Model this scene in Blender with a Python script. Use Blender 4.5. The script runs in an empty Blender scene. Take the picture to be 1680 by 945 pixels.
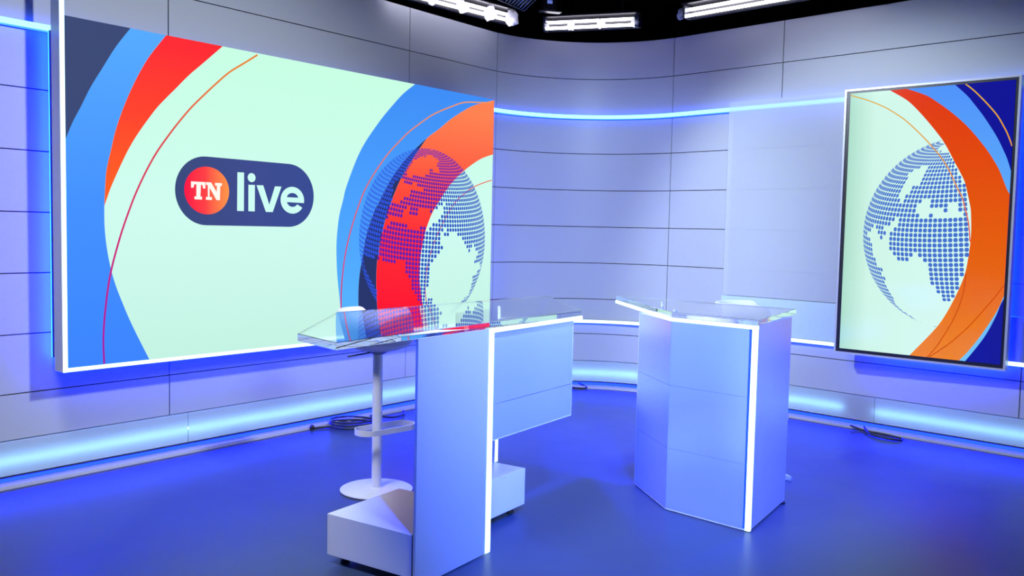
import bpy, bmesh, math, random
from mathutils import Vector, Matrix

# ------------------------------------------------------------------ camera, world, light, exposure
S = bpy.context.scene
COL = S.collection
F_PX = 1479.0
PITCH, ROLL, CAM_H = 0.0646, 0.02127, 1.6
cam_data = bpy.data.cameras.new('camera')
cam = bpy.data.objects.new('camera', cam_data)
COL.objects.link(cam)
cp, sp, cr, sr = math.cos(PITCH), math.sin(PITCH), math.cos(ROLL), math.sin(ROLL)
r0, d0, f0 = Vector((1, 0, 0)), Vector((0, -sp, -cp)), Vector((0, cp, -sp))
rt, dn = cr*r0 - sr*d0, sr*r0 + cr*d0
M = Matrix.Identity(4)
for i in range(3):
    M[i][0], M[i][1], M[i][2] = rt[i], -dn[i], -f0[i]
M[2][3] = CAM_H
cam.matrix_world = M
cam_data.sensor_width = 36.0
cam_data.lens = F_PX/1680.0*36.0
cam_data.clip_start = 0.05
S.camera = cam

S.view_settings.view_transform = 'Standard'
S.view_settings.look = 'None'
S.view_settings.exposure = 0.0
S.view_settings.gamma = 1.0
S.view_settings.use_curve_mapping = False
S.cycles.max_bounces = 20
S.cycles.glossy_bounces = 16
S.cycles.diffuse_bounces = 4
S.cycles.transmission_bounces = 16
S.cycles.transparent_max_bounces = 12
S.cycles.sample_clamp_indirect = 6.0
S.cycles.use_denoising = True
S.cycles.caustics_reflective = False
S.cycles.caustics_refractive = False

world = bpy.data.worlds.new('studio_dark')
S.world = world
world.use_nodes = True
world.node_tree.nodes['Background'].inputs[0].default_value = (0.02, 0.022, 0.03, 1)
world.node_tree.nodes['Background'].inputs[1].default_value = 0.3

def aim(o, target):
    d = Vector(target) - o.location
    o.rotation_euler = d.to_track_quat('-Z', 'Y').to_euler()

def area(name, loc, target, sx, sy, power, color, spread=180):
    l = bpy.data.lights.new(name, 'AREA')
    l.shape = 'RECTANGLE'; l.size = sx; l.size_y = sy
    l.energy = power; l.color = color; l.spread = math.radians(spread)
    o = bpy.data.objects.new(name, l); COL.objects.link(o)
    o.location = loc; aim(o, target)
    return o

def spot(name, loc, target, angle, power, color, blend=0.6, radius=0.12):
    l = bpy.data.lights.new(name, 'SPOT')
    l.spot_size = math.radians(angle); l.spot_blend = blend
    l.energy = power; l.color = color; l.shadow_soft_size = radius
    o = bpy.data.objects.new(name, l); COL.objects.link(o)
    o.location = loc; aim(o, target)
    return o

# white spots of the lighting grid: cross-lit walls; corner and soft fills are added
spot('studio_key_light', (1.9, 2.9, 4.0), (-2.3, 6.2, 1.2), 60, 800, (0.78, 0.86, 1.0), 0.85, 0.16)
spot('studio_key_light', (-1.7, 5.2, 4.0), (2.9, 7.3, 0.8), 56, 730, (0.70, 0.83, 1.0), 0.5, 0.10)
spot('studio_key_light', (1.0, 2.6, 4.1), (0.8, 8.9, 1.1), 40, 860, (0.60, 0.77, 1.0), 0.7, 0.16)  # unseen fill, added for the curved corner
area('added_soft_fill', (-1.7, 3.0, 4.0), (-0.5, 5.2, 0.3), 1.2, 0.8, 44, (0.80, 0.84, 1.0), 90)  # unseen fill, added to brighten the shaded base box and stool
area('added_soft_fill', (2.3, 0.8, 3.4), (0.6, 4.9, 0.7), 1.2, 0.8, 20, (0.58, 0.78, 1.0), 50)  # unseen fill, added to lift the desk and lectern panels
# unseen blue spots, added to colour the floor and desk panels blue
spot('added_blue_fill', (0.8, 1.0, 4.3), (0.45, 5.3, 0.0), 34, 4600, (0.012, 0.08, 1.0), 0.9)
spot('added_blue_fill', (3.2, 6.6, 4.4), (1.2, 6.2, 0.0), 50, 3600, (0.010, 0.03, 1.0), 1.0)
spot('added_blue_fill', (-0.6, 7.4, 4.4), (0.4, 6.4, 0.0), 50, 2600, (0.010, 0.03, 1.0), 1.0)

# ------------------------------------------------------------------ helpers
def lin(r, g, b):
    def c(v):
        v /= 255.0
        return v/12.92 if v <= 0.04045 else ((v+0.055)/1.055)**2.4
    return (c(r), c(g), c(b), 1.0)

def new_mat(name):
    m = bpy.data.materials.new(name); m.use_nodes = True
    return m, m.node_tree.nodes, m.node_tree.links, m.node_tree.nodes['Principled BSDF']

def pbr(name, col, rough=0.5, metal=0.0, bump=0.0, bscale=40.0, var=0.0, stretch=(1, 1, 1), **kw):
    m, n, l, p = new_mat(name)
    p.inputs['Base Color'].default_value = col
    p.inputs['Roughness'].default_value = rough
    p.inputs['Metallic'].default_value = metal
    for k, v in kw.items():
        p.inputs[k.replace('_', ' ')].default_value = v
    if bump or var:
        tc = n.new('ShaderNodeTexCoord'); mp = n.new('ShaderNodeMapping'); nz = n.new('ShaderNodeTexNoise')
        mp.inputs['Scale'].default_value = stretch
        nz.inputs['Scale'].default_value = bscale; nz.inputs['Detail'].default_value = 4
        l.new(tc.outputs['Object'], mp.inputs[0]); l.new(mp.outputs[0], nz.inputs[0])
        if bump:
            b = n.new('ShaderNodeBump'); b.inputs['Strength'].default_value = bump; b.inputs['Distance'].default_value = 0.01
            l.new(nz.outputs[0], b.inputs['Height']); l.new(b.outputs[0], p.inputs['Normal'])
        if var:
            mr = n.new('ShaderNodeMapRange')
            mr.inputs[3].default_value = rough-var; mr.inputs[4].default_value = rough+var
            l.new(nz.outputs[0], mr.inputs[0]); l.new(mr.outputs[0], p.inputs['Roughness'])
    return m

def emit(name, col, strength=1.0, spec=0.06):
    m, n, l, p = new_mat(name)
    p.inputs['Base Color'].default_value = (0.004, 0.004, 0.005, 1)
    p.inputs['Specular IOR Level'].default_value = spec
    p.inputs['Roughness'].default_value = 0.5
    p.inputs['Emission Color'].default_value = col
    p.inputs['Emission Strength'].default_value = strength
    return m

def emit_grad(name, stops, axis, lo, hi, strength=1.0, rough=0.5, spec=0.06):
    """picture on a display: colour ramp along one object axis"""
    m, n, l, p = new_mat(name)
    p.inputs['Base Color'].default_value = (0.004, 0.004, 0.005, 1)
    p.inputs['Specular IOR Level'].default_value = spec
    p.inputs['Roughness'].default_value = rough
    tc = n.new('ShaderNodeTexCoord'); sx = n.new('ShaderNodeSeparateXYZ'); mr = n.new('ShaderNodeMapRange'); rp = n.new('ShaderNodeValToRGB')
    l.new(tc.outputs['Object'], sx.inputs[0]); l.new(sx.outputs[axis], mr.inputs[0])
    mr.inputs[1].default_value = lo; mr.inputs[2].default_value = hi
    e = rp.color_ramp.elements
    e[0].position, e[0].color = stops[0]
    e[1].position, e[1].color = stops[-1]
    for pos, c in stops[1:-1]:
        x = e.new(pos); x.color = c
    l.new(mr.outputs[0], rp.inputs[0]); l.new(rp.outputs[0], p.inputs['Emission Color'])
    p.inputs['Emission Strength'].default_value = strength
    return m

def mesh_obj(name, verts, faces, mat, parent=None, smooth=False, loc=None):
    me = bpy.data.meshes.new(name)
    me.from_pydata([tuple(v) for v in verts], [], faces)
    bm = bmesh.new(); bm.from_mesh(me)
    bmesh.ops.recalc_face_normals(bm, faces=bm.faces)
    bm.to_mesh(me); bm.free()
    me.materials.append(mat)
    if smooth:
        me.polygons.foreach_set('use_smooth', [True]*len(me.polygons))
    o = bpy.data.objects.new(name, me); COL.objects.link(o)
    if parent: o.parent = parent
    if loc: o.location = loc
    return o

def tag(o, label=None, cat=None, group=None, kind=None):
    if label: o['label'] = label
    if cat: o['category'] = cat
    if group: o['group'] = group
    if kind: o['kind'] = kind
    return o

def empty(name, loc=(0, 0, 0), rz=0.0):
    o = bpy.data.objects.new(name, None); COL.objects.link(o)
    o.location = loc; o.rotation_euler = (0, 0, rz); o.empty_display_size = 0.1
    return o

BOX_F = [(0, 3, 2, 1), (4, 5, 6, 7), (0, 1, 5, 4), (1, 2, 6, 5), (2, 3, 7, 6), (3, 0, 4, 7)]
def box(name, x0, x1, y0, y1, z0, z1, mat, parent=None, bevel=0.0):
    v = [(x0, y0, z0), (x1, y0, z0), (x1, y1, z0), (x0, y1, z0), (x0, y0, z1), (x1, y0, z1), (x1, y1, z1), (x0, y1, z1)]
    o = mesh_obj(name, v, BOX_F, mat, parent)
    if bevel: bev(o, bevel)
    return o

def bev(o, w, seg=2):
    b = o.modifiers.new('bevel', 'BEVEL'); b.width = w; b.segments = seg; b.limit_method = 'ANGLE'
    return o

def prism(name, pts, z0, z1, mat, parent=None, bevel=0.0):
    n = len(pts)
    v = [(x, y, z0) for x, y in pts] + [(x, y, z1) for x, y in pts]
    f = [tuple(range(n-1, -1, -1)), tuple(range(n, 2*n))] + [(i, (i+1) % n, n+(i+1) % n, n+i) for i in range(n)]
    o = mesh_obj(name, v, f, mat, parent)
    if bevel: bev(o, bevel)
    return o

def lathe(name, prof, mat, parent=None, seg=40, loc=None):
    v, f = [], []
    for r, z in prof:
        for k in range(seg):
            a = 2*math.pi*k/seg
            v.append((r*math.cos(a), r*math.sin(a), z))
    for i in range(len(prof)-1):
        for k in range(seg):
            k2 = (k+1) % seg
            f.append((i*seg+k, i*seg+k2, (i+1)*seg+k2, (i+1)*seg+k))
    f.append(tuple(range(seg-1, -1, -1))); f.append(tuple((len(prof)-1)*seg+k for k in range(seg)))
    o = mesh_obj(name, v, f, mat, parent, True, loc)
    o.data.set_sharp_from_angle(angle=math.radians(40))
    return o

def tube(name, pts, r, mat, parent=None, seg=8, closed=False):
    pts = [Vector(p) for p in pts]; n = len(pts); v, f = [], []
    for i, p in enumerate(pts):
        a = pts[(i-1) % n] if (closed or i > 0) else p
        b = pts[(i+1) % n] if (closed or i < n-1) else p
        t = (b-a).normalized()
        up = Vector((0, 0, 1)) if abs(t.z) < 0.95 else Vector((1, 0, 0))
        s = t.cross(up).normalized(); w = s.cross(t)
        for k in range(seg):
            an = 2*math.pi*k/seg
            v.append(p + s*(r*math.cos(an)) + w*(r*math.sin(an)))
    m = n if closed else n-1
    for i in range(m):
        j = (i+1) % n
        for k in range(seg):
            k2 = (k+1) % seg
            f.append((i*seg+k, i*seg+k2, j*seg+k2, j*seg+k))
    if not closed:
        f.append(tuple(range(seg-1, -1, -1))); f.append(tuple((n-1)*seg+k for k in range(seg)))
    return mesh_obj(name, v, f, mat, parent, True)

def spline(pts, sub=6):
    """Catmull-Rom through 2-D or 3-D points"""
    P = [Vector(p) for p in pts]; out = []
    for i in range(len(P)-1):
        a, b, c, d = P[max(i-1, 0)], P[i], P[i+1], P[min(i+2, len(P)-1)]
        for k in range(sub):
            t = k/sub
            out.append(0.5*((2*b) + (c-a)*t + (2*a-5*b+4*c-d)*t*t + (3*b-a-3*c+d)*t**3))
    out.append(P[-1])
    return out

# ------------------------------------------------------------------ materials
WALL = pbr('wall_paint', (0.56, 0.585, 0.62, 1), 0.42, bump=0.03, bscale=90)
WALL_BACK = pbr('joint_dark', (0.03, 0.03, 0.05, 1), 0.8)
CAVITY = pbr('cavity_grey', (0.22, 0.24, 0.32, 1), 0.7)
BLACK = pbr('black_paint', (0.022, 0.026, 0.032, 1), 0.7)
STUDIO_GREY = pbr('studio_grey', (0.30, 0.32, 0.42, 1), 0.7)
BLACK_SATIN = pbr('black_satin', (0.015, 0.015, 0.018, 1), 0.35)
TRIM = pbr('dark_trim', (0.03, 0.04, 0.06, 1), 0.4)
SKIRT = pbr('frosted_skirting', (0.62, 0.62, 0.75, 1), 0.35)
SILVER = pbr('silver_paint', (0.72, 0.73, 0.78, 1), 0.35, metal=0.2)
ALU = pbr('brushed_aluminium', (0.78, 0.79, 0.82, 1), 0.32, metal=1.0)
SATIN = pbr('satin_silver_laminate', (0.68, 0.74, 0.84, 1), 0.34, metal=0.4, bump=0.05, bscale=70, var=0.04)
FROST = pbr('frosted_acrylic_panel', (0.64, 0.76, 0.90, 1), 0.24, metal=0.6)
WHITE = pbr('white_lacquer', (0.78, 0.78, 0.82, 1), 0.35)
DARK = pbr('dark_rubber', (0.02, 0.02, 0.025, 1), 0.6)
GREY_METAL = pbr('grey_metal', (0.25, 0.26, 0.3, 1), 0.35, metal=0.9)
TAPE = pbr('white_wrap', (0.75, 0.76, 0.8, 1), 0.6, bump=0.4, bscale=25)
BLUE_GROOVE = pbr('blue_acrylic_edge', (0.03, 0.14, 0.75, 1), 0.15)
CABLE = pbr('black_cable', (0.015, 0.015, 0.02, 1), 0.45)

LED_WHITE = emit('led_white', lin(205, 248, 255), 2.2)
LED_CYAN = emit('led_cyan_white', lin(150, 235, 255), 2.0)
LED_BLUE = emit('led_blue', (0.0004, 0.0018, 1.0, 1), 90.0)
LED_COVE = emit('led_cove', lin(138, 208, 255), 13.0)
LED_HALO = emit('led_halo_blue', (0.0008, 0.008, 1.0, 1), 170.0)
TUBE_ON = emit('fluorescent_tube', lin(244, 240, 255), 9.0)

def make_glass():
    m, n, l, p = new_mat('clear_acrylic')
    p.inputs['Base Color'].default_value = (0.95, 0.98, 1.0, 1)
    p.inputs['Roughness'].default_value = 0.01
    p.inputs['IOR'].default_value = 1.49
    p.inputs['Transmission Weight'].default_value = 1.0
    return m
GLASS = make_glass()

def make_sheet(name, col, clear, back=0.4, rough=0.3):
    """frosted sheet: part of the light passes straight, part is scattered"""
    m, n, l, p = new_mat(name)
    p.inputs['Base Color'].default_value = col
    p.inputs['Roughness'].default_value = rough
    out = n['Material Output']
    tr = n.new('ShaderNodeBsdfTransparent'); tr.inputs[0].default_value = (0.95, 0.97, 1, 1)
    tl = n.new('ShaderNodeBsdfTranslucent'); tl.inputs[0].default_value = col
    m1 = n.new('ShaderNodeMixShader'); m2 = n.new('ShaderNodeMixShader')
    m1.inputs[0].default_value = back; m2.inputs[0].default_value = clear
    l.new(p.outputs[0], m1.inputs[1]); l.new(tl.outputs[0], m1.inputs[2])
    l.new(m1.outputs[0], m2.inputs[1]); l.new(tr.outputs[0], m2.inputs[2])
    l.new(m2.outputs[0], out.inputs[0])
    return m
TAPE = make_sheet('white_wrap', (0.86, 0.86, 0.92, 1), 0.1, 0.55)
DIFFUSER = make_sheet('backlit_diffuser', (0.80, 0.82, 0.90, 1), 0.0, 0.5)
SHEET = make_sheet('frosted_sheet', (0.82, 0.86, 0.92, 1), 0.22, 0.25)
SHEET_CYAN = make_sheet('frosted_sheet_cyan', (0.74, 0.94, 0.98, 1), 0.06, 0.12)

def make_floor():
    m, n, l, p = new_mat('studio_floor')
    tc = n.new('ShaderNodeTexCoord'); nz = n.new('ShaderNodeTexNoise'); rp = n.new('ShaderNodeValToRGB')
    nz.inputs['Scale'].default_value = 0.9; nz.inputs['Detail'].default_value = 3
    l.new(tc.outputs['Object'], nz.inputs[0]); l.new(nz.outputs[0], rp.inputs[0])
    rp.color_ramp.elements[0].color = (0.034, 0.054, 0.092, 1); rp.color_ramp.elements[1].color = (0.046, 0.070, 0.115, 1)
    rp.color_ramp.elements[0].position = 0.3; rp.color_ramp.elements[1].position = 0.7
    l.new(rp.outputs[0], p.inputs['Base Color'])
    n2 = n.new('ShaderNodeTexNoise'); n2.inputs['Scale'].default_value = 5; n2.inputs['Detail'].default_value = 8
    mr = n.new('ShaderNodeMapRange'); mr.inputs[3].default_value = 0.36; mr.inputs[4].default_value = 0.42
    l.new(tc.outputs['Object'], n2.inputs[0]); l.new(n2.outputs[0], mr.inputs[0]); l.new(mr.outputs[0], p.inputs['Roughness'])
    return m
FLOOR = make_floor()
FLOOR.node_tree.nodes['Principled BSDF'].inputs['Specular IOR Level'].default_value = 0.35

# ------------------------------------------------------------------ the wall line: straight, curved corner, straight
AL, AR = 0.673, 0.793
dL = Vector((math.sin(AL), math.cos(AL))); nL = Vector((math.cos(AL), -math.sin(AL)))
dR = Vector((-math.sin(AR), math.cos(AR))); nR = Vector((math.cos(AR), math.sin(AR)))
OFF_L, OFF_R, RAD = -5.62, 7.36, 1.25
det = nL.x*nR.y - nL.y*nR.x
CORNER = Vector(((OFF_L*nR.y - nL.y*OFF_R)/det, (nL.x*OFF_R - OFF_L*nR.x)/det))
TURN = math.pi - AR - AL
T1 = CORNER.dot(dL) - RAD*math.tan(TURN/2)
T2 = T1 + RAD*TURN
TR0 = T2 + CORNER.dot(dR) - RAD*math.tan(TURN/2)        # t of a right-wall coordinate s is TR0 - s

def wall_at(t, off=0.0):
    """point of the wall line at run length t, moved `off` into the room"""
    if t <= T1:
        return nL*(OFF_L+off) + dL*t
    if t >= T2:
        return nR*(OFF_R-off) + dR*(TR0-t)
    c = nL*(OFF_L+RAD) + dL*T1
    h = AL + (t-T1)/RAD
    return c - Vector((math.cos(h), -math.sin(h)))*(RAD-off)

def run_ts(t0, t1, step=0.07):
    ts = [t0]
    a, b = max(t0, T1), min(t1, T2)
    if b > a:
        k = max(2, int(math.ceil((b-a)/step)))
        ts += [a+(b-a)*i/k for i in range(k+1)]
    ts.append(t1)
    out = []
    for t in ts:
        if not out or t-out[-1] > 1e-5: out.append(t)
    return out

def sweep(name, t0, t1, z0, z1, o0, o1, mat, parent=None):
    """a bar of rectangular section that follows the wall"""
    v, f = [], []
    ts = run_ts(t0, t1)
    for t in ts:
        a, b = wall_at(t, o0), wall_at(t, o1)
        v += [(a.x, a.y, z0), (b.x, b.y, z0), (b.x, b.y, z1), (a.x, a.y, z1)]
    for i in range(len(ts)-1):
        for k in range(4):
            k2 = (k+1) % 4
            f.append((i*4+k, i*4+k2, i*4+4+k2, i*4+4+k))
    f.append((3, 2, 1, 0)); e = (len(ts)-1)*4; f.append((e, e+1, e+2, e+3))
    o = mesh_obj(name, v, f, mat, parent, len(ts) > 2)
    if len(ts) > 2: o.data.set_sharp_from_angle(angle=math.radians(40))
    return o

def sheet_run(name, t0, t1, z0, z1, off, lip, mat, parent=None):
    """thin sheet following the wall, with its edges folded back"""
    v, f = [], []
    ts = run_ts(t0, t1)
    for t in ts:
        a, b = wall_at(t, off), wall_at(t, off-lip)
        v += [(b.x, b.y, z0), (a.x, a.y, z0), (a.x, a.y, z1), (b.x, b.y, z1)]
    for i in range(len(ts)-1):
        for k in range(3):
            f.append((i*4+k, i*4+k+1, i*4+4+k+1, i*4+4+k))
    return mesh_obj(name, v, f, mat, parent)

# ------------------------------------------------------------------ setting
T_START, T_END = -0.9, 15.3
room = [(-7.5, -3.0), (9.0, -3.0), (9.0, 13.0), (-7.5, 13.0)]
tag(prism('floor', room, -0.05, 0.0, FLOOR), kind='structure')
tag(prism('ceiling', room, 4.9, 4.95, BLACK), kind='structure')
for nm, (x0, x1, y0, y1) in dict(wall_rear=(-7.5, 9.0, -3.1, -3.0), wall_outer_left=(-7.6, -7.5, -3.0, 13.0),
                                 wall_outer_right=(9.0, 9.1, -3.0, 13.0), wall_outer_back=(-7.5, 9.0, 13.0, 13.1)).items():
    tag(box(nm, x0, x1, y0, y1, 0.0, 4.9, BLACK if nm == 'wall_outer_back' else STUDIO_GREY), kind='structure')

ROWS = [0.283, 0.560, 0.915, 1.28, 1.645, 2.01, 2.375, 2.74, 3.115, 3.478]
G = 0.0035
SIDES = {'wall_left': [T_START, 1.07, 3.32, 5.57, 6.74],
         'wall_corner': [6.74, 8.62],
         'wall_right': [8.62, TR0-3.968, TR0-1.95, TR0-0.0, T_END]}
DIFF = {'wall_left': [T_START, 1.2, 3.457, 5.7, 6.74], 'wall_corner': [6.74, 8.62], 'wall_right': [8.62, TR0-3.02, TR0-0.8, T_END]}
for nm, ts in SIDES.items():
    a, b = ts[0], ts[-1]
    w = sweep(nm, a, b, 0.283, 3.478, -0.06, -0.012, WALL_BACK)
    tag(w, kind='structure')
    for i in range(len(ts)-1):
        for j in range(len(ROWS)-1):
            sweep('wall_panel', ts[i]+G, ts[i+1]-G, ROWS[j]+G, ROWS[j+1]-G*(1 if j < len(ROWS)-2 else 0), -0.012, 0.0, WALL, w)
    sweep('light_cavity', a, b, 0.0, 0.283, -0.13, -0.11, CAVITY, w)
    sweep('cavity_lid', a, b, 0.276, 0.283, -0.11, -0.013, CAVITY, w)
    sweep('cavity_shelf', a, b, 0.062, 0.074, -0.11, 0.008, TRIM, w)
    sweep('toe_board', a, b, 0.0, 0.062, -0.11, -0.03, SKIRT, w)
    dt = DIFF[nm]
    for i in range(len(dt)-1):
        sheet_run('diffuser_panel', dt[i]+0.002, dt[i+1]-0.002, 0.075, 0.279, 0.006, 0.012, DIFFUSER, w)
for nm, t0, t1 in (('baseboard_left', T_START, 6.74), ('baseboard_corner', 6.74, 8.62), ('baseboard_right', 8.62, T_END)):
    tag(sweep(nm, t0, t1, 0.0, 0.024, -0.03, 0.035, SKIRT), kind='structure')

# light lines built into the wall
GAP0, GAP1 = 10.45, 10.69
for (a, b, lb) in ((T_START+0.05, GAP0, 'cyan-white cove light behind the frosted band low on the left wall and corner'),
                   (GAP1+0.02, T_END-0.05, 'cyan-white cove light behind the frosted band under the portrait television')):
    tag(sweep('cove_light', a, b, 0.156, 0.170, -0.036, -0.030, LED_COVE), lb, 'light strip')
tag(sweep('toe_light', T_START+0.05, T_END-0.05, 0.030, 0.056, -0.029, -0.024, LED_BLUE),
    'blue light strip in the toe groove just above the floor', 'light strip')

def line_light(name, z, t0, t1, h, face, halo, label, up=True):
    e = empty(name, (0, 0, 0))
    sweep('profile', t0, t1, z-h/2, z+h/2, 0.001, 0.042, ALU, e)
    sweep('diffuser_strip', t0, t1, z-h/2, z+h/2, 0.043, 0.048, face, e)
    if up:
        sweep('glow_strip', t0, t1, z+h/2+0.001, z+h/2+0.004, 0.012, 0.03, halo, e)
    sweep('glow_strip', t0, t1, z-h/2-0.004, z-h/2-0.001, 0.012, 0.03, halo, e)
    return tag(e, label, 'light strip')
HALO_SOFT = emit('led_line_halo', (0.01, 0.05, 1.0, 1), 12.0)
line_light('line_light', 2.738, T_START+0.05, T_END-0.05, 0.034, LED_CYAN, HALO_SOFT,
           'thin cyan-white light line running high along the curved wall')
line_light('line_light', 0.690, 6.3, T_END-0.05, 0.030, LED_WHITE, HALO_SOFT,
           'thin white light line low on the wall, behind the lectern and portrait television', up=False)

# frosted sheets in front of the right wall
def wall_sheet(name, t0, t1, z0, z1, off, mat, label):
    o = sheet_run(name, t0, t1, z0, z1, off, 0.006, mat)
    return tag(o, label, 'panel')
wall_sheet('acrylic_wall_panel', 9.285, T_END-0.3, 1.045, 2.80, 0.066, SHEET,
           'tall frosted acrylic panel on the right wall, covering part of the light line')
wall_sheet('acrylic_wall_panel', 9.276, T_END-0.3, 0.712, 1.038, 0.072, SHEET_CYAN,
           'low pale cyan acrylic panel on the right wall behind the lectern')

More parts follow.
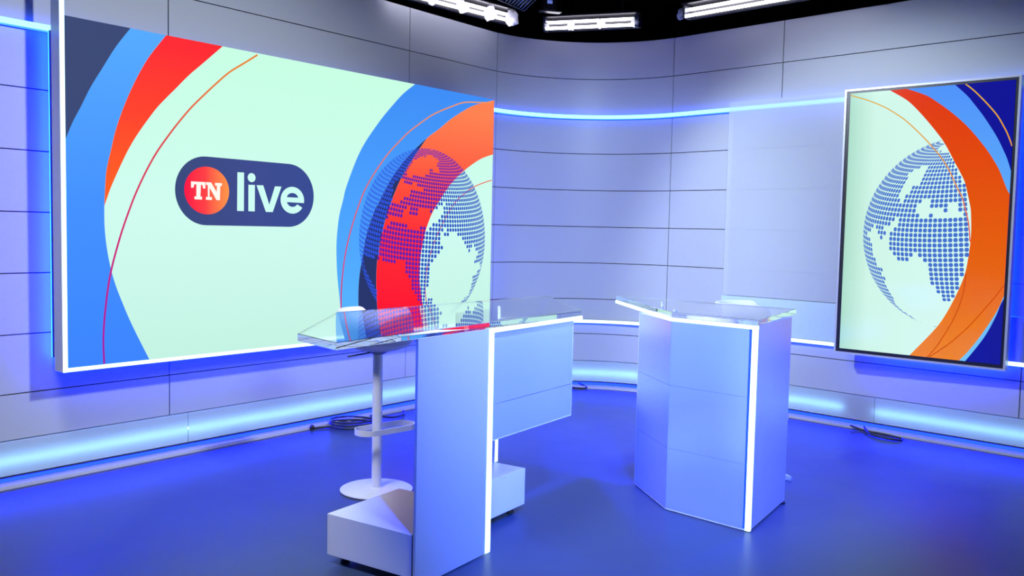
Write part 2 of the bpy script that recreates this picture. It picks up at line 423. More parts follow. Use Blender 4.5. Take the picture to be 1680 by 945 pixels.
# outlines of the display pictures, in mm on the display face
ART = {
 'navy_edge': ((404,2060),(307,1928),(219,1782),(150,1665),(95,1552),(41,1446),(-1,1342)),
 'blue_red': ((639,2060),(529,1916),(462,1806),(408,1700),(362,1596),(323,1494),(293,1399),(271,1306),(251,1225),(238,1146),(228,969)),
 'blue_white': ((228,969),(229,847),(241,724),(265,595),(296,488),(335,387),(399,238),(513,10)),
 'red_right': ((1046,2059),(897,1923),(794,1830),(694,1726),(623,1653),(554,1575),(446,1426),(386,1328),(340,1238),(301,1155),(263,1068),(228,969)),
 'line1': ((1337,2058),(1215,1975),(1095,1894),(995,1806),(897,1713),(808,1624),(721,1523),(643,1423),(567,1317),(498,1199),(431,1063),(384,949),(338,824),(301,706),(272,601),(249,490),(232,367),(220,256),(215,145),(219,14)),
 'big_out': ((2865,2067),(2715,1962),(2593,1850),(2484,1741),(2378,1620),(2299,1521),(2234,1419),(2170,1290),(2115,1163),(2089,1073),(2058,974),(2041,876),(2030,758),(2031,641),(2040,503),(2059,364),(2081,224),(2127,81),(2194,-85)),
 'big_in': ((3857,2050),(3688,2002),(3579,1968),(3472,1920),(3290,1821),(3140,1719),(2994,1629),(2770,1456),(2627,1311),(2549,1214),(2489,1119),(2413,1004),(2355,881),(2316,759),(2291,638),(2266,517),(2254,396),(2256,244),(2272,111),(2301,-54)),
 'navy_in': ((2994,1629),(2874,1496),(2771,1372),(2691,1263),(2630,1156),(2566,1029),(2520,904),(2486,801),(2468,698),(2447,595),(2441,472),(2445,348),(2456,234),(2477,97),(2513,-52)),
 'white_in': ((3890,1569),(3710,1516),(3571,1449),(3469,1390),(3370,1323),(3266,1233),(3178,1136),(3109,1057),(3054,979),(3000,869),(2965,761),(2942,663),(2932,566),(2932,436),(2950,327),(2977,216),(3027,59),(3093,-79)),
 'line2': ((3829,2025),(3688,2008),(3497,1988),(3391,1963),(3288,1924),(3161,1875),(3038,1819),(2907,1741),(2779,1658),(2666,1566),(2555,1468),(2468,1373),(2384,1272),(2304,1157),(2241,1029),(2195,918),(2152,798),(2120,679),(2098,561),(2084,442),(2078,324),(2079,224)),
 'line3': ((3875,1334),(3716,1292),(3577,1244),(3475,1187),(3375,1122),(3287,1034),(3215,939),(3146,841),(3091,739),(3049,641),(3016,543),(3003,456),(2998,368),(3010,280),(3040,169)),
 'pill': ((690,1090),(1806,1094),(920,1319),(1590,1315),(916,867),(1584,866)),
 'disc': ((757,1093),(1090,1095),(916,1252),(923,940)),
 'T': ((803,1149),(909,1150),(908,1108),(891,1107),(887,1130),(875,1130),(872,1054),(884,1053),(883,1034),(828,1034),(828,1053),(842,1053),(842,1132),(828,1132),(821,1109),(804,1108)),
 'Nn': ((913,1150),(951,1150),(993,1089),(995,1131),(980,1131),(981,1149),(1033,1149),(1033,1131),(1020,1130),(1018,1035),(992,1035),(940,1114),(940,1053),(958,1053),(957,1034),(912,1034),(913,1053),(927,1054),(926,1132),(913,1132)),
 'l': ((1153,1230),(1206,1231),(1205,968),(1151,968)),
 'i': ((1241,1150),(1294,1151),(1293,968),(1241,969)),
 'idot': ((1235,1200),(1299,1201),(1267,1231),(1267,1170)),
 'v': ((1307,1150),(1363,1152),(1414,1019),(1461,1150),(1517,1151),(1443,968),(1385,968)),
 'e': ((1511,1056),(1718,1056),(1609,1154),(1618,963),(1564,1077),(1665,1079),(1716,1043),(1567,1042),(1707,1012),(1659,1024)),
 'oceanL': (((2836,1430),(2905,1462),(3027,1493),(3138,1462),(3114,1413),(3173,1351),(3093,1351),(3045,1380),(3009,1324),(2938,1302),(2862,1319),(2773,1289),(2757,1330)),((2628,1239),(2714,1285),(2760,1214),(2848,1250),(2909,1222),(2971,1214),(2941,1187),(2820,1185),(2806,1132),(2717,1118),(2689,1075),(2602,1092)),((2507,883),(2562,946),(2633,979),(2721,950),(2734,1034),(2793,1047),(2808,994),(2884,975),(2913,1040),(2990,1053),(3052,1044),(3039,957),(3009,880),(2871,872),(2796,888),(2721,918),(2605,926),(2535,863),(2494,821)),((2442,575),(2468,657),(2540,594),(2640,571),(2697,623),(2757,590),(2789,483),(2851,374),(2929,262),(2993,171),(3048,-208),(2453,-151)),((3053,1023),(3243,1106),(3181,1004),(3103,915),(2994,848),(2977,934)),((3152,849),(3249,873),(3218,806),(3315,840),(3399,830),(3503,762),(3558,670),(3591,739),(3663,670),(3630,577),(3720,552),(3599,438),(3568,300),(3466,236),(3204,2),(3069,277),(2991,259),(3035,411),(3063,586),(3156,673),(3220,695)),((2291,678),(2359,637),(2455,636),(2440,348),(2375,474),(2306,557))),
 'r_white_orange': ((329,2112),(353,2096),(479,2015),(558,1940),(637,1850),(699,1773),(761,1690),(811,1605),(855,1520),(897,1444),(933,1368),(967,1240),(982,1173),(988,1105),(993,1008),(991,910),(982,804),(967,698),(940,605),(905,512),(864,417),(814,320),(769,254),(717,187),(604,49),(590,29)),
 'r_orange_blue': ((414,2109),(491,2092),(628,2034),(703,1982),(778,1924),(853,1858),(926,1786),(1000,1698),(1073,1601),(1120,1526),(1161,1451),(1215,1319),(1244,1253),(1290,1006),(1279,713),(1234,541),(1193,427),(1138,318),(1094,239),(1049,166),(997,92),(943,28)),
 'r_blue_navy': ((819,2105),(915,2010),(974,1934),(1033,1853),(1087,1769),(1136,1686),(1176,1604),(1211,1523),(1258,1376),(1334,1151),(1357,717),(1235,523),(1194,405),(1140,273),(1077,161),(993,34)),
 'r_line1': ((889,2106),(955,2048),(1013,1987),(1073,1918),(1128,1847),(1167,1779),(1201,1712),(1243,1604)),
 'r_line2': ((47,2082),(166,2040),(247,2005),(328,1964),(408,1912),(487,1852),(566,1777),(644,1696),(719,1609),(784,1523),(834,1433),(878,1339),(921,1255),(943,1180),(963,1112),(977,1045),(990,933)),
 'r_line3': ((974,698),(966,577),(949,492),(925,406),(890,319),(847,231),(794,132),(732,44)),
 'r_line4': ((1236,630),(1181,538),(1130,467),(1066,375),(1001,291),(934,216),(866,147),(746,46)),
 'oceanR': (((518,1431),(575,1486),(657,1501),(670,1471),(632,1398),(594,1350),(557,1363),(548,1301),(503,1240),(467,1227),(475,1327)),((591,1165),(589,1202),(635,1239),(705,1231),(707,1190),(776,1202),(812,1165),(844,1214),(900,1225),(896,1166),(926,1154),(917,1094),(781,1105),(710,1129),(629,1116)),((229,973),(289,1050),(332,936),(356,962),(378,1039),(472,1127),(474,1077),(418,976),(397,887),(437,825),(501,772),(562,775),(583,825),(666,828),(694,735),(748,590),(811,496),(881,452),(753,245),(544,378),(480,436),(413,546),(356,695),(289,795),(273,858)),((754,1650),(805,1640),(803,1587),(756,1601),(728,1619)),((888,1465),(936,1392),(927,1356),(890,1417))),
}

def clip(pts, x0, x1, y0, y1):
    def cut(P, ins, ix):
        out = []
        for i in range(len(P)):
            a, b = P[i-1], P[i]
            if ins(b):
                if not ins(a): out.append(ix(a, b))
                out.append(b)
            elif ins(a): out.append(ix(a, b))
        return out
    def ixx(c): return lambda a, b: (c, a[1]+(b[1]-a[1])*(c-a[0])/(b[0]-a[0]))
    def ixy(c): return lambda a, b: (a[0]+(b[0]-a[0])*(c-a[1])/(b[1]-a[1]), c)
    P = [tuple(p[:2]) for p in pts]
    for ins, ix in ((lambda p: p[0] >= x0, ixx(x0)), (lambda p: p[0] <= x1, ixx(x1)), (lambda p: p[1] >= y0, ixy(y0)), (lambda p: p[1] <= y1, ixy(y1))):
        P = cut(P, ins, ix)
    return P

def sm(key, sub=4):
    return [(p.x, p.y) for p in spline(ART[key], sub)]

class Picture:
    """layers of a display picture, each a flat piece of the display, in mm"""
    def __init__(self, parent, rect, y=0.0):
        self.parent, self.rect, self.y, self.layer = parent, rect, y, 0
    def put(self, name, pts, mat, do_clip=True):
        if do_clip: pts = clip(pts, *self.rect)
        self.layer += 1
        yy = self.y - 0.0005*self.layer
        v = [(a/1000, yy, b/1000) for a, b in pts]
        return mesh_obj(name, v, [tuple(range(len(v)))], mat, self.parent)
    def ribbon(self, name, pts, w, mat):
        x0, x1, y0, y1 = self.rect
        pts = [p for p in pts if x0-1 <= p[0] <= x1+1 and y0-1 <= p[1] <= y1+1]
        self.layer += 1
        yy = self.y - 0.0005*self.layer
        v, f = [], []
        for i, p in enumerate(pts):
            a, b = Vector(pts[max(i-1, 0)]), Vector(pts[min(i+1, len(pts)-1)])
            t = (b-a).normalized(); s = Vector((-t.y, t.x))*(w/2)
            for q in (Vector(p)-s, Vector(p)+s):
                v.append((min(max(q.x, x0), x1)/1000, yy, min(max(q.y, y0), y1)/1000))
        for i in range(len(pts)-1): f.append((2*i, 2*i+1, 2*i+3, 2*i+2))
        return mesh_obj(name, v, f, mat, self.parent)
    def many(self, name, polys, mats):
        """many small flat dots as one printed layer; polys is (points, material index)"""
        self.layer += 1
        yy = self.y - 0.0005*self.layer
        v, f, mi = [], [], []
        for pts, k in polys:
            f.append(tuple(range(len(v), len(v)+len(pts)))); mi.append(k)
            v += [(a/1000, yy, b/1000) for a, b in pts]
        me = bpy.data.meshes.new(name); me.from_pydata(v, [], f)
        for m in mats: me.materials.append(m)
        me.polygons.foreach_set('material_index', mi)
        o = bpy.data.objects.new(name, me); COL.objects.link(o); o.parent = self.parent
        o['kind'] = 'stuff'
        return o

def inside(p, poly):
    x, y = p; r = False
    for i in range(len(poly)):
        (x0, y0), (x1, y1) = poly[i-1], poly[i]
        if (y0 > y) != (y1 > y) and x < (x1-x0)*(y-y0)/(y1-y0)+x0: r = not r
    return r

def globe_dots(cx, cy, rad, tilt, roll, step, oceans, keep, cls, seed, fill=0.36):
    rnd = random.Random(seed); out = []
    ct, st, c2, s2 = math.cos(tilt), math.sin(tilt), math.cos(roll), math.sin(roll)
    def pr(la, lo):
        x, y, z = math.cos(la)*math.sin(lo), math.sin(la), math.cos(la)*math.cos(lo)
        y, z = y*ct - z*st, y*st + z*ct
        return cx+rad*(x*c2-y*s2), cy+rad*(x*s2+y*c2), z
    n = int(math.radians(180)/step)
    for i in range(-n//2+1, n//2):
        la = i*step
        for j in range(-n, n):
            lo = j*step + (step/2 if False else 0)
            X, Y, Z = pr(la, lo)
            if Z < 0.03 or not keep((X, Y)): continue
            jx, jy = X+rnd.uniform(-7, 7), Y+rnd.uniform(-7, 7)
            if any(inside((jx, jy), o) for o in oceans): continue
            q = step*fill; k = q*0.5; pts = []
            for a, b in ((-q, -k), (-k, -q), (k, -q), (q, -k), (q, k), (k, q), (-k, q), (-q, k)):
                px, py, _ = pr(la+b, lo+a); pts.append((px, py))
            out.append((pts, cls((X, Y))))
    return out

def ellipse(cx, cy, rx, ry, n=48, a0=0.0, a1=2*math.pi):
    return [(cx+rx*math.cos(a0+(a1-a0)*i/n), cy+ry*math.sin(a0+(a1-a0)*i/n)) for i in range(n)]

# ------------------------------------------------------------------ big LED wall display
o2 = nL*(-5.32) + dL*2.4923
disp = empty('led_wall_display', (o2.x, o2.y, 0.72), math.pi/2-AL)
tag(disp, 'huge landscape LED display with blue and red arcs, logo and dotted globe', 'display')
W_, B_, T_ = 3.860, 0.011, 2.055
box('cabinet', 0.0, W_, 0.004, 0.105, B_, T_, BLACK_SATIN, disp)
MINT = emit_grad('mint_white', [(0.0, lin(196, 243, 226)), (0.45, lin(208, 252, 240)), (1.0, lin(200, 255, 228))], 2, 0, 2.05, 1.0)
box('screen_face', 0.0, W_, 0.0, 0.004, B_, T_, MINT, disp)
BLUE1 = emit_grad('picture_blue', [(0.0, lin(58, 132, 255)), (0.5, lin(66, 145, 255)), (1.0, lin(84, 170, 255))], 2, 0, 2.05)
NAVY1 = emit('picture_navy', lin(56, 70, 116))
RED1 = emit_grad('picture_red', [(0.0, lin(255, 98, 20)), (0.55, lin(255, 64, 36)), (1.0, lin(255, 38, 46))], 2, 1.0, 2.0)
LINE1 = emit_grad('picture_line', [(0.0, lin(165, 20, 165)), (0.35, lin(205, 30, 120)), (0.7, lin(222, 70, 80)), (1.0, lin(236, 130, 50))], 2, 0.1, 1.9)
pic = Picture(disp, (0, W_*1000, B_*1000, T_*1000))
pic.put('blue_arc', [(-60, -60), (-60, 2300), (ART['blue_red'][0][0]+60, 2300)] + sm('blue_red') + sm('blue_white')[1:] + [(ART['blue_white'][-1][0]+60, -60)], BLUE1)
ne = sm('navy_edge')
pic.put('navy_corner', [(-60, ne[-1][1]-60), (-60, 2300), (ne[0][0]+160, 2300)] + ne, NAVY1)
rr = sm('red_right')
pic.put('red_arc', [(ART['blue_red'][0][0]+90, 2160)] + sm('blue_red') + rr[::-1][1:] + [(rr[0][0]+110, 2140)], RED1)
pic.ribbon('thin_arc_line', sm('line1'), 12, LINE1)
BLUE2 = emit_grad('picture_blue_two', [(0.0, lin(88, 182, 255)), (0.3, lin(78, 168, 255)), (1.0, lin(62, 142, 248))], 2, 0.1, 2.0)
NAVY2 = emit('picture_navy_two', lin(36, 50, 104))
RED2 = emit_grad('picture_red_two', [(0.0, lin(255, 12, 34)), (0.35, lin(255, 40, 44)), (0.6, lin(255, 78, 54)), (1.0, lin(255, 130, 78))], 2, 0.25, 1.9)
LINE2 = emit_grad('picture_line_two', [(0.0, lin(215, 20, 110)), (0.5, lin(232, 84, 84)), (1.0, lin(240, 150, 90))], 2, 0.2, 1.95)
bo, bi, ni, wi = sm('big_out'), sm('big_in'), sm('navy_in'), sm('white_in')
split = min(range(len(bi)), key=lambda i: (bi[i][0]-ART['big_in'][6][0])**2+(bi[i][1]-ART['big_in'][6][1])**2)
pic.put('blue_crescent', [(bo[0][0]+60, 2120), (bo[0][0], 2070)] + bo + bi[::-1] + [(3900, 2045), (3900, 2120)], BLUE2)
pic.put('navy_crescent', bi[split:] + ni[::-1], NAVY2)
pic.put('red_crescent', [(3900, bi[0][1])] + bi[:split] + ni + wi[::-1] + [(3900, wi[0][1]+20)], RED2)
pic.ribbon('thin_arc_line', sm('line2'), 11, LINE2)
pic.ribbon('thin_arc_line', sm('line3'), 9, LINE2)
nav_poly = bi[split:] + ni[::-1]; red_poly = [(3900, bi[0][1])] + bi[:split] + ni + wi[::-1] + [(3900, wi[0][1]+20)]
blue_poly = bo + bi[::-1]
def cls_left(p):
    if inside(p, red_poly): return 1
    if inside(p, nav_poly): return 2
    return 3 if inside(p, blue_poly) else 0
DOTS = [emit('dot_on_white', lin(38, 84, 196)), emit('dot_on_red', lin(92, 26, 170)), emit('dot_on_navy', lin(44, 84, 226)), emit('dot_on_blue', lin(52, 104, 232))]
pic.many('globe_dots', globe_dots(3009, 787, 756, math.radians(8), math.radians(-3), math.radians(2.9), ART['oceanL'],
         lambda p: B_*1000+14 < p[1] < 2030 and p[0] < W_*1000-14, cls_left, 5, 0.40), DOTS)
# logo
PILL = emit_grad('picture_badge', [(0.0, lin(56, 72, 122)), (0.5, lin(60, 74, 142)), (1.0, lin(54, 74, 146))], 0, 0.69, 1.8)
DISC = emit_grad('picture_badge_disc', [(0.0, lin(255, 8, 66)), (0.45, lin(255, 62, 66)), (1.0, lin(255, 150, 70))], 0, 0.76, 1.09)
TXT = emit('picture_lettering', lin(206, 255, 244)); TXT2 = emit('picture_monogram', lin(255, 250, 240))
pill = ellipse(916, 1092, 226, 226, 30, math.pi/2, 1.5*math.pi) + [(916, 866)] + ellipse(1582, 1091, 225, 225, 30, -math.pi/2, math.pi/2) + [(1582, 1316)]
pic.put('logo_badge', pill, PILL)
pic.put('logo_disc', ellipse(922, 1095, 167, 157), DISC)
pic.put('logo_letter', ART['T'], TXT2)
pic.layer -= 1
pic.put('logo_letter', ART['Nn'], TXT2)
for k in ('l', 'i', 'v'):
    pic.layer -= 1
    pic.put('logo_letter', ART[k], TXT)
pic.layer -= 1
pic.put('logo_letter_dot', ellipse(1267, 1200, 32, 31, 28), TXT)
# the e: outer round, open to the right below the bar
ex, ey, rx, ry = 1614, 1058, 104, 96
ix_, iy_ = 1614, 1060
e_out = ellipse(ex, ey, rx, ry, 40, math.radians(-12), math.radians(332))
outer = []
for i in range(61):
    a = math.radians(-10 + (328+10)*i/60)
    outer.append((ex+rx*math.cos(a), ey+ry*math.sin(a)))
low = []
for i in range(21):                                   # inner edge of the lower bowl, from the tip back to the bar
    a = math.radians(324 - (324-197)*i/20)
    low.append((ex+52*math.cos(a), ey+48*math.sin(a)))
pic.layer -= 1
pic.put('logo_letter', outer + low + [(1567, 1043)], TXT)
hole = [(1564, 1078)] + [(1614+51*math.cos(math.radians(172-164*i/16)), 1071+39*math.sin(math.radians(172-164*i/16))) for i in range(17)] + [(1665, 1078)]
pic.put('logo_counter', hole, PILL)
# lit frame of the display
def lit_bar(name, x0, x1, z0, z1):
    b = box(name, x0, x1, 0.0, 0.105, z0, z1, WHITE, disp)
    box('light_face', x0, x1, -0.006, -0.001, z0, z1, LED_WHITE, b)
    return b
lit_bar('lit_edge_bar', -0.0275, -0.0015, -0.014, 2.42)
lit_bar('lit_edge_bar', -0.001, W_, -0.013, B_-0.001)
for nm, (x0, x1, z0, z1) in dict(a=(0.02, 0.05, 0.05, 2.0), b=(0.05, W_-0.05, 0.03, 0.06), c=(W_-0.05, W_-0.02, 0.05, 1.9)).items():
    box('halo_carrier', x0, x1, 0.106, 0.235, z0, z1, BLACK, disp)
    box('halo_strip', x0, x1, 0.236, 0.246, z0, z1, LED_HALO, disp)
for x in (0.7, W_/2, W_-0.7):
    box('wall_bracket', x-0.06, x+0.06, 0.105, 0.299, 0.5, 1.6, BLACK, disp)

# ------------------------------------------------------------------ portrait television on the right wall
AS = 0.836
n2 = Vector((math.cos(AS), math.sin(AS))); d2 = Vector((-math.sin(AS), math.cos(AS)))
o2 = n2*7.2341 + d2*2.9632
tv = empty('portrait_television', (o2.x, o2.y, 0.65), AS-math.pi/2)
tag(tv, 'tall portrait television in a silver frame showing an orange arc and dotted globe', 'television')
TW, TH = 1.2724, 2.130
dx0, dx1, dz0, dz1 = 0.0466, 1.236, 0.043, 2.096
box('housing', 0.004, TW-0.004, 0.012, 0.075, 0.004, TH-0.004, BLACK_SATIN, tv)
fw = 0.016
for (x0, x1, z0, z1) in ((0, fw, 0, TH), (TW-fw, TW, 0, TH), (fw, TW-fw, 0, fw), (fw, TW-fw, TH-fw, TH)):
    box('frame_bar', x0, x1, -0.004, 0.07, z0, z1, SILVER, tv)
box('bezel', fw, TW-fw, 0.002, 0.012, fw, TH-fw, BLACK_SATIN, tv)
def glossy(m):
    p = m.node_tree.nodes['Principled BSDF']; p.inputs['Roughness'].default_value = 0.12; p.inputs['Specular IOR Level'].default_value = 0.3; return m
TVBG = glossy(emit_grad('tv_mint', [(0.0, lin(172, 222, 202)), (0.25, lin(208, 246, 232)), (1.0, lin(214, 250, 240))], 0, 0.04, 0.9))
TVNAVY = glossy(emit('tv_navy', lin(14, 18, 150)))
TVBLUE = glossy(emit_grad('tv_blue', [(0.0, lin(110, 196, 250)), (1.0, lin(78, 146, 250))], 2, 0.1, 2.1))
TVOR = glossy(emit_grad('tv_orange', [(0.0, lin(238, 134, 10)), (0.3, lin(230, 100, 4)), (0.7, lin(226, 74, 2)), (1.0, lin(224, 52, 4))], 2, 0.05, 2.1))
TVGOLD = emit_grad('tv_gold_line', [(0.0, lin(232, 70, 70)), (0.5, lin(232, 140, 40)), (1.0, lin(226, 168, 40))], 2, 0.9, 2.0)
TVDK = emit('tv_dark_orange_line', lin(204, 70, 0))
box('screen_face', dx0, dx1, -0.001, 0.002, dz0, dz1, TVNAVY, tv)
tp = Picture(tv, (dx0*1000, dx1*1000, dz0*1000, dz1*1000), -0.001)
rb, ro, rw = sm('r_blue_navy'), sm('r_orange_blue'), sm('r_white_orange')
tp.put('blue_arc', [(-60, -60), (-60, 2300), (rb[0][0]-100, 2300)] + rb + [(rb[-1][0]-40, -60)], TVBLUE)
tp.put('orange_arc', [(-60, -60), (-60, 2300), (ro[0][0]-100, 2300)] + ro + [(ro[-1][0]-60, -60)], TVOR)
tp.put('mint_field', [(-60, -60), (-60, 2300), (rw[0][0]-100, 2300)] + rw + [(rw[-1][0]-60, -60)], TVBG)
TVDOT = emit('tv_dots', lin(66, 112, 206))
rwp = [(-60, -60), (-60, 2300)] + rw
tp.many('globe_dots', globe_dots(924, 983, 726, math.radians(9), math.radians(4), math.radians(3.0), ART['oceanR'],
        lambda p: inside((p[0]+9, p[1]), rwp), lambda p: 0, 7, 0.41), [TVDOT])
tp.ribbon('thin_arc_line', sm('r_line1'), 9, TVGOLD)
tp.ribbon('thin_arc_line', sm('r_line2'), 8, TVGOLD)
tp.ribbon('thin_arc_line', sm('r_line3'), 7, TVDK)
tp.ribbon('thin_arc_line', sm('r_line4'), 7, TVDK)
for (x0, x1, z0, z1) in ((0.25, TW-0.03, 0.02, 0.05), (TW-0.05, TW-0.02, 0.06, 2.0)):
    box('halo_carrier', x0, x1, 0.076, 0.139, z0, z1, BLACK, tv)
    box('halo_strip', x0, x1, 0.140, 0.150, z0, z1, LED_HALO, tv)
box('wall_bracket', 0.45, 0.82, 0.075, 0.165, 0.6, 1.5, BLACK, tv)

# ------------------------------------------------------------------ presenter desk
desk = empty('presenter_desk', (-0.104, 4.345, 0.0), math.atan2(0.838, 0.545))
tag(desk, 'presenter desk with clear acrylic top, silver side panel and hanging front panel', 'desk')
prism('acrylic_top', [(-1.05, 0.0), (0.93, 0.0), (1.763, 0.729), (-0.142, 0.873), (-0.941, 0.324)], 1.1185, 1.150, GLASS, desk, 0.002)
box('side_panel', -0.545, -0.001, 0.0, 0.014, 0.006, 1.118, SATIN, desk, 0.001)
box('light_strip', 0.0, 0.036, -0.004, 0.03, 0.006, 1.097, LED_WHITE, desk)
box('light_strip', 0.0, 0.93, -0.004, 0.03, 1.0975, 1.118, LED_WHITE, desk)
box('front_panel', 0.05, 0.868, 0.024, 0.04, 0.7335, 1.097, FROST, desk, 0.001)
box('front_panel', 0.05, 0.868, 0.024, 0.04, 0.555, 0.7305, FROST, desk, 0.001)
box('panel_edge', 0.868, 0.8725, 0.022, 0.042, 0.552, 1.097, WHITE, desk)
box('panel_edge', 0.05, 0.868, 0.022, 0.042, 0.5505, 0.5545, WHITE, desk)
def base_box(x0, x1, y0, y1, z1):
    b = box('base_box', x0, x1, y0, y1, 0.042, z1, WHITE, desk, 0.002)
    for x in (x0+0.06, x1-0.06):
        for y in (y0+0.06, y1-0.06):
            f = lathe('foot', [(0.022, 0.0), (0.022, 0.012), (0.012, 0.014), (0.012, 0.042)], DARK, b, 16)
            f.location = (x, y, 0)
base_box(-0.535, -0.012, 0.031, 0.545, 0.24)
base_box(0.17, 0.700, 0.215, 0.470, 0.25)
box('support_post', 0.32, 0.70, 0.425, 0.445, 0.2505, 1.118, SATIN, desk)
box('light_strip', 0.702, 0.726, 0.422, 0.448, 0.2505, 1.118, LED_WHITE, desk)
box('under_rail', 0.05, 0.86, 0.045, 0.075, 1.06, 1.118, GREY_METAL, desk)
def standoff(parent, x, y, z0, z1, r=0.007):
    s = lathe('standoff', [(r, 0), (r, z1-z0)], WHITE, parent, 16); s.location = (x, y, z0)
standoff(desk, 0.48, 0.27, 1.1505, 1.182)

# ------------------------------------------------------------------ lectern
Q = {'ll': Vector((0.803, 5.640)), 'lm': Vector((0.914, 5.125)), 'ls': Vector((1.303, 4.752)), 'lr': Vector((1.665, 5.330))}
lect = empty('lectern', (0.914, 5.125, 0.0))
tag(lect, 'three-sided frosted silver lectern with white light strip and clear acrylic top', 'lectern')
BASE = Q['lm']
INNER = Vector((1.25, 5.45))
def face_panel(name, a, b, z0, z1, th, mat, f0=0.0, f1=1.0, out=0.0, parent=lect):
    a, b = a.copy(), b.copy()
    p0, p1 = a+(b-a)*f0, a+(b-a)*f1
    t = (b-a).normalized(); n = Vector((-t.y, t.x))
    if n.dot(INNER-a) < 0: n = -n
    p0, p1 = p0-n*out, p1-n*out
    pts = [p0, p1, p1+n*th, p0+n*th]
    return prism(name, [(p.x-BASE.x, p.y-BASE.y) for p in pts], z0, z1, mat, parent)
ZS = [0.012, 0.365, 0.73, 1.098]
for a, b, nm, f0, f1 in (('ll', 'lm', 'left_panel', 0.012, 0.997), ('lm', 'ls', 'front_panel', 0.003, 0.915)):
    for i in range(3):
        face_panel(nm, Q[a], Q[b], ZS[i]+0.0008, ZS[i+1]-0.0008, 0.02, FROST, f0, f1)
face_panel('panel_edge', Q['ll'], Q['lm'], 0.010, 1.098, 0.022, WHITE, 0.0, 0.011)
face_panel('bottom_edge', Q['ll'], Q['lm'], 0.006, 0.0115, 0.022, WHITE)
face_panel('bottom_edge', Q['lm'], Q['ls'], 0.006, 0.0115, 0.022, WHITE, 0.0, 0.95)
face_panel('blue_groove', Q['lm'], Q['ls'], 0.014, 1.095, 0.012, BLUE_GROOVE, 0.916, 0.949, -0.008)
face_panel('light_strip', Q['lm'], Q['ls'], 0.008, 1.0975, 0.02, LED_WHITE, 0.95, 1.0, 0.003)
face_panel('side_panel', Q['ls'], Q['lr'], 0.012, 1.118, 0.022, SATIN, 0.034, 1.0)
TIP = Vector((0.737, 6.364))
face_panel('light_strip', Q['lm'], Q['ls'], 1.098, 1.118, 0.022, LED_WHITE, 0.0, 1.0, 0.003)
face_panel('light_strip', TIP, Q['lm'], 1.098, 1.118, 0.022, LED_WHITE, 0.0, 1.0, 0.003)
prism('acrylic_top', [(p[0]-BASE.x, p[1]-BASE.y) for p in ((0.737, 6.364), (0.914, 5.125), (1.305, 4.752), (1.752, 5.528))], 1.1185, 1.150, GLASS, lect, 0.002)
standoff(lect, 0.892-BASE.x+0.03, 5.50-BASE.y, 1.1505, 1.178)
standoff(lect, 0.03, 0.06, 1.1505, 1.16, 0.012)
for p in ((0.87, 5.52), (0.95, 5.16), (1.29, 4.83), (1.60, 5.27)):
    f = lathe('foot', [(0.02, 0), (0.02, 0.012)], DARK, lect, 14); f.location = (p[0]-BASE.x+0.04, p[1]-BASE.y+0.03, 0)
prism('inner_shelf', [(p[0]-BASE.x, p[1]-BASE.y) for p in ((0.84, 5.62), (0.945, 5.145), (1.30, 4.81), (1.63, 5.32))], 0.70, 0.72, WHITE, lect)

# ------------------------------------------------------------------ stools
def shell_seat(parent, zs, face):
    """round seat with a low back that wraps round and falls off towards the front"""
    g = lathe('seat', [(0.05, zs-0.045), (0.13, zs-0.04), (0.18, zs-0.02), (0.20, zs), (0.19, zs+0.018), (0.10, zs+0.012), (0.01, zs+0.010)], WHITE, parent, 48)
    n = 48; v, f = [], []
    for i in range(n+1):
        a = math.radians(45 + (315-45)*i/n)
        k = min(1.0, max(0.0, (i/n)*(1-i/n)*4*2.0)); k = k*k*(3-2*k)
        h = 0.02 + 0.175*k
        for r, z in ((0.200, zs), (0.212+0.02*k, zs+h*0.6), (0.216+0.03*k, zs+h), (0.204+0.03*k, zs+h+0.006), (0.192+0.03*k, zs+h), (0.190+0.01*k, zs+h*0.5), (0.182, zs+0.010)):
            v.append((r*math.cos(a+face), r*math.sin(a+face), z))
    for i in range(n):
        for k in range(7):
            k2 = (k+1) % 7
            f.append((i*7+k, i*7+k2, i*7+7+k2, i*7+7+k))
    f.append(tuple(range(6, -1, -1))); f.append(tuple(n*7+k for k in range(7)))
    mesh_obj('backrest', v, f, WHITE, parent, True)

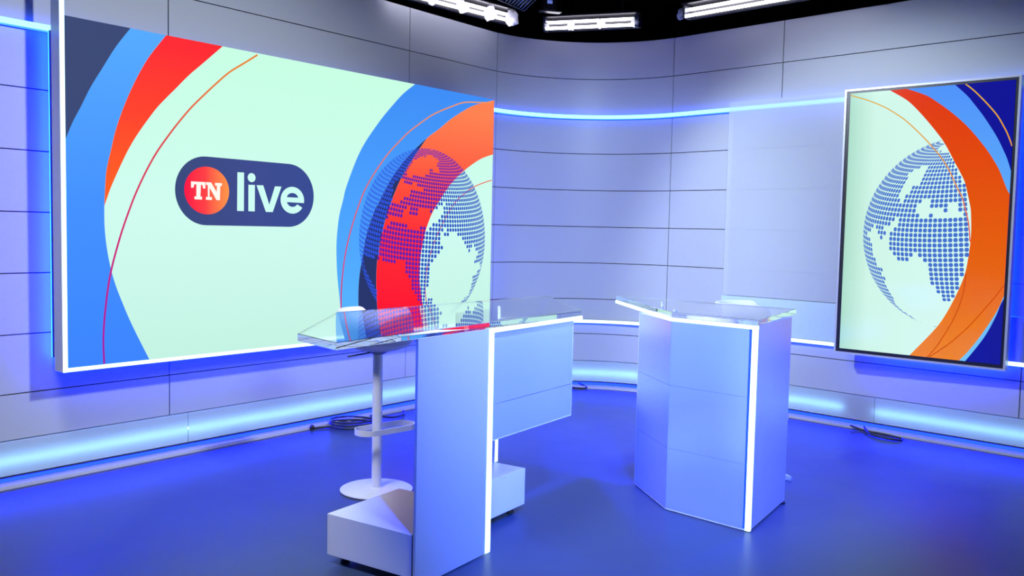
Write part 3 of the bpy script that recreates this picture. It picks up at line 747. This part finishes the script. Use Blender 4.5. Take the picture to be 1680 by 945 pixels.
def bar_stool(loc, label, zs, face, star=False):
    s = empty('bar_stool', loc)
    tag(s, label, 'stool')
    shell_seat(s, zs, face)
    cx, sx = math.cos(face), math.sin(face)
    lathe('seat_plate', [(0.024, zs-0.075), (0.075, zs-0.05), (0.08, zs-0.045)], GREY_METAL, s, 28)
    tube('lever', [(-0.03*cx, -0.03*sx, zs-0.055), (-0.12*cx, -0.12*sx, zs-0.062), (-0.215*cx, -0.215*sx, zs-0.068)], 0.005, DARK, s)
    lathe('column', [(0.030, 0.02), (0.030, zs-0.07)], WHITE, s, 28)
    # footrest: flat oval ring around the column
    zf, L, R, th, hh = 0.372, 0.125, 0.083, 0.006, 0.017
    v, f = [], []; ring = []
    for i in range(40):
        a = 2*math.pi*i/40
        off = L if math.cos(a) > 0 else -L
        ring.append((off+0.062+R*math.cos(a), R*math.sin(a), math.cos(a), math.sin(a)))
    for x, y, ax, ay in ring:
        for r, z in ((0, -hh), (0, hh), (-th, hh), (-th, -hh)):
            X, Y = x+r*ax, y+r*ay
            v.append((X*cx-Y*sx, X*sx+Y*cx, zf+z))
    n = len(ring)
    for i in range(n):
        j = (i+1) % n
        for k in range(4):
            f.append((i*4+k, i*4+(k+1) % 4, j*4+(k+1) % 4, j*4+k))
    mesh_obj('footrest', v, f, WHITE, s)
    if star:
        for k in range(4):
            a = face + math.pi/4 + k*math.pi/2
            ca, sa = math.cos(a), math.sin(a)
            prof = [(0.02, 0.024, 0.05), (0.18, 0.020, 0.042), (0.34, 0.017, 0.034), (0.375, 0.011, 0.026)]
            v, f = [], []
            for r, w, z in prof:
                for y, zz in ((-w, 0.0), (w, 0.0), (w*0.7, z), (-w*0.7, z)):
                    v.append((r*ca-y*sa, r*sa+y*ca, zz))
            for i in range(len(prof)-1):
                for q in range(4): f.append((i*4+q, i*4+(q+1) % 4, i*4+4+(q+1) % 4, i*4+4+q))
            f.append((3, 2, 1, 0)); f.append((12, 13, 14, 15))
            bev(mesh_obj('base_leg', v, f, WHITE, s), 0.005)
    else:
        lathe('base_plate', [(0.215, 0.002), (0.219, 0.005), (0.219, 0.010), (0.214, 0.013), (0.034, 0.018), (0.030, 0.022)], WHITE, s, 64)
    return s
bar_stool((-0.80, 5.40, 0.0), 'white swivel stool with round base plate and oval footrest behind the desk', 0.905, math.atan2(0.70, 0.72))
bar_stool((1.63, 6.10, 0.0), 'white stool almost hidden behind the lectern, with one base foot showing', 0.94, math.atan2(-0.30, 0.22)+math.pi/4, True)

# ------------------------------------------------------------------ cables on the floor
def cable(pts, label, r=0.007, sub=8):
    o = tube('power_cable', spline(pts, sub), r, CABLE); o['label'] = label; o['category'] = 'cable'
    return o
rnd = random.Random(3)
loop = [(-1.53, 6.99, 0.012), (-1.42, 7.05, 0.012)]
for k in range(26):
    a = k*0.62-2.2
    loop.append((-1.26+0.17*math.cos(a)*(1+0.12*rnd.uniform(-1, 1)), 7.13+0.15*math.sin(a)*(1+0.12*rnd.uniform(-1, 1)), 0.010+0.0045*k*0.5))
loop += [(-1.10, 7.33, 0.05), (-0.98, 7.42, 0.02), (-0.90, 7.58, 0.012), (-0.92, 7.74, 0.012)]
c = cable(loop, 'coiled black cable on the floor by the left wall behind the stool', 0.0085)
pl = lathe('plug', [(0.012, 0), (0.017, 0.006), (0.017, 0.03), (0.009, 0.04)], DARK, c, 14); pl.location = (-1.545, 6.985, 0.0005)
cable([(2.85, 7.44, 0.03), (2.92, 7.34, 0.012), (3.02, 7.24, 0.010), (3.10, 7.12, 0.010), (3.12, 7.06, 0.010), (3.06, 7.02, 0.010), (2.98, 7.08, 0.012), (2.92, 7.20, 0.012), (2.93, 7.32, 0.02), (2.94, 7.38, 0.034)],
      'black cable looped on the floor under the portrait television', 0.008)
cable([(0.60, 9.14, 0.012), (0.66, 9.07, 0.012), (0.74, 9.05, 0.012), (0.78, 9.09, 0.014), (0.75, 9.13, 0.03), (0.70, 9.15, 0.05)],
      'short black cable at the foot of the curved wall between desk and lectern', 0.008)

# ------------------------------------------------------------------ ceiling rig
def rod(parent, x, y, z0, z1):
    r = lathe('hanger_rod', [(0.006, 0), (0.006, z1-z0)], BLACK, parent, 8); r.location = (x, y, z0)

def crumple(name, parent, x, y, z, sx, sy, sz, seed):
    """crumpled white wrap"""
    bm = bmesh.new(); bmesh.ops.create_icosphere(bm, subdivisions=2, radius=1.0)
    rn = random.Random(seed)
    for v in bm.verts:
        k = rn.uniform(0.62, 1.12)
        v.co = Vector((v.co.x*sx*k, v.co.y*sy*k, v.co.z*sz*k))
    me = bpy.data.meshes.new(name); bm.to_mesh(me); bm.free(); me.materials.append(TAPE)
    o = bpy.data.objects.new(name, me); COL.objects.link(o); o.parent = parent; o.location = (x, y, z)

def tube_fixture(a, b, z, label, wraps, lit=True):
    a, b = Vector(a), Vector(b); L = (b-a).length
    e = empty('tube_light', (a.x, a.y, z), math.atan2(b.y-a.y, b.x-a.x))
    tag(e, label, 'ceiling light')
    box('housing', -0.02, L+0.02, 0.05, 0.10, 0.0, 0.13, BLACK_SATIN, e, 0.004)
    box('housing_lid', -0.02, L+0.02, -0.05, 0.05, 0.115, 0.13, BLACK_SATIN, e)
    for y, zz in ((-0.035, 0.008), (0.02, 0.075)):
        t = lathe('tube', [(0.010, 0), (0.014, 0.01), (0.014, L-0.01), (0.010, L)], TUBE_ON, e, 14)
        t.rotation_euler = (0, math.pi/2, 0); t.location = (0, y, zz)
    for x in (0.01, L-0.01):
        box('end_socket', x-0.012, x+0.012, -0.05, 0.05, -0.008, 0.1, GREY_METAL, e)
    for i, (x, s) in enumerate(wraps):
        crumple('wrap', e, x, -0.03, 0.03, 0.05*s, 0.045*s, 0.06*s, 10+i)
    rod(e, 0.15, 0.02, 0.13, 4.9-z); rod(e, L-0.15, 0.02, 0.13, 4.9-z)
    return e
tube_fixture((-1.057, 7.577), (-0.064, 8.584), 3.53, 'twin tube ceiling light with crumpled white wraps above the big display', [(0.15, 0.9), (0.42, 1.0), (0.78, 1.2), (1.12, 1.3), (1.40, 1.5)])
tube_fixture((0.262, 8.863), (1.125, 8.600), 3.53, 'short twin tube ceiling light with taped joints above the curved corner', [(0.02, 0.7), (0.27, 0.85), (0.56, 0.85), (0.88, 0.85)])
tube_fixture((1.51, 8.246), (2.60, 7.195), 3.53, 'long twin tube ceiling light above the right wall', [(-0.03, 0.9)])
# louvred lamp
lv = empty('louvred_lamp', (-0.06, 8.30, 3.72), 0.72)
tag(lv, 'black hanging studio lamp with silver louvre fins', 'studio light')
lv.rotation_euler = (math.radians(-28), math.radians(8), 0.72)
box('housing', -0.26, 0.26, -0.12, 0.12, 0.045, 0.12, BLACK_SATIN, lv, 0.005)
for (x0, x1, y0, y1) in ((-0.26, 0.26, -0.12, -0.108), (-0.26, 0.26, 0.108, 0.12), (-0.26, -0.248, -0.108, 0.108), (0.248, 0.26, -0.108, 0.108)):
    box('rim', x0, x1, y0, y1, 0.0, 0.045, BLACK_SATIN, lv)
for k in range(14):
    x = -0.225+0.0346*k
    box('louvre_fin', x-0.0015, x+0.0015, -0.107, 0.107, 0.006, 0.043, ALU, lv)
rod(lv, 0.0, 0.0, 0.12, 1.12)
dv = empty('ceiling_device', (0.29, 8.62, 3.66), 0.3)
tag(dv, 'small dark ceiling device with a blue lit face beside the louvred lamp', 'device')
box('body', -0.06, 0.06, -0.04, 0.06, 0.0, 0.10, BLACK_SATIN, dv, 0.006)
box('lit_face', -0.03, 0.02, -0.044, -0.0405, 0.055, 0.085, emit('device_screen', lin(110, 130, 220), 0.8), dv)
box('mount_plate', -0.09, 0.12, -0.03, 0.05, -0.012, -0.001, BLACK_SATIN, dv)
rod(dv, 0.0, 0.02, 0.10, 4.9-3.66)
tag(tube('hanging_wire', spline([(-0.54, 7.90, 4.3), (-0.545, 7.90, 3.72), (-0.51, 7.92, 3.585), (-0.46, 7.95, 3.60), (-0.45, 7.96, 3.75), (-0.45, 7.96, 4.3)], 8), 0.004, GREY_METAL),
    'thin grey wire loop hanging in front of the wrapped tube light', 'wire')
# dark rig pipes behind the lamps
for i, (p, q, lb) in enumerate((((-4.0, 9.6, 4.1), (5.5, 10.2, 4.1), 'black rig pipe running across behind the set wall'),
                                ((-0.6, 7.2, 4.35), (3.9, 8.8, 4.35), 'black rig pipe crossing above the curved corner'))):
    tag(tube('rig_pipe', [p, q], 0.025, BLACK_SATIN, None, 12), lb, 'pipe')
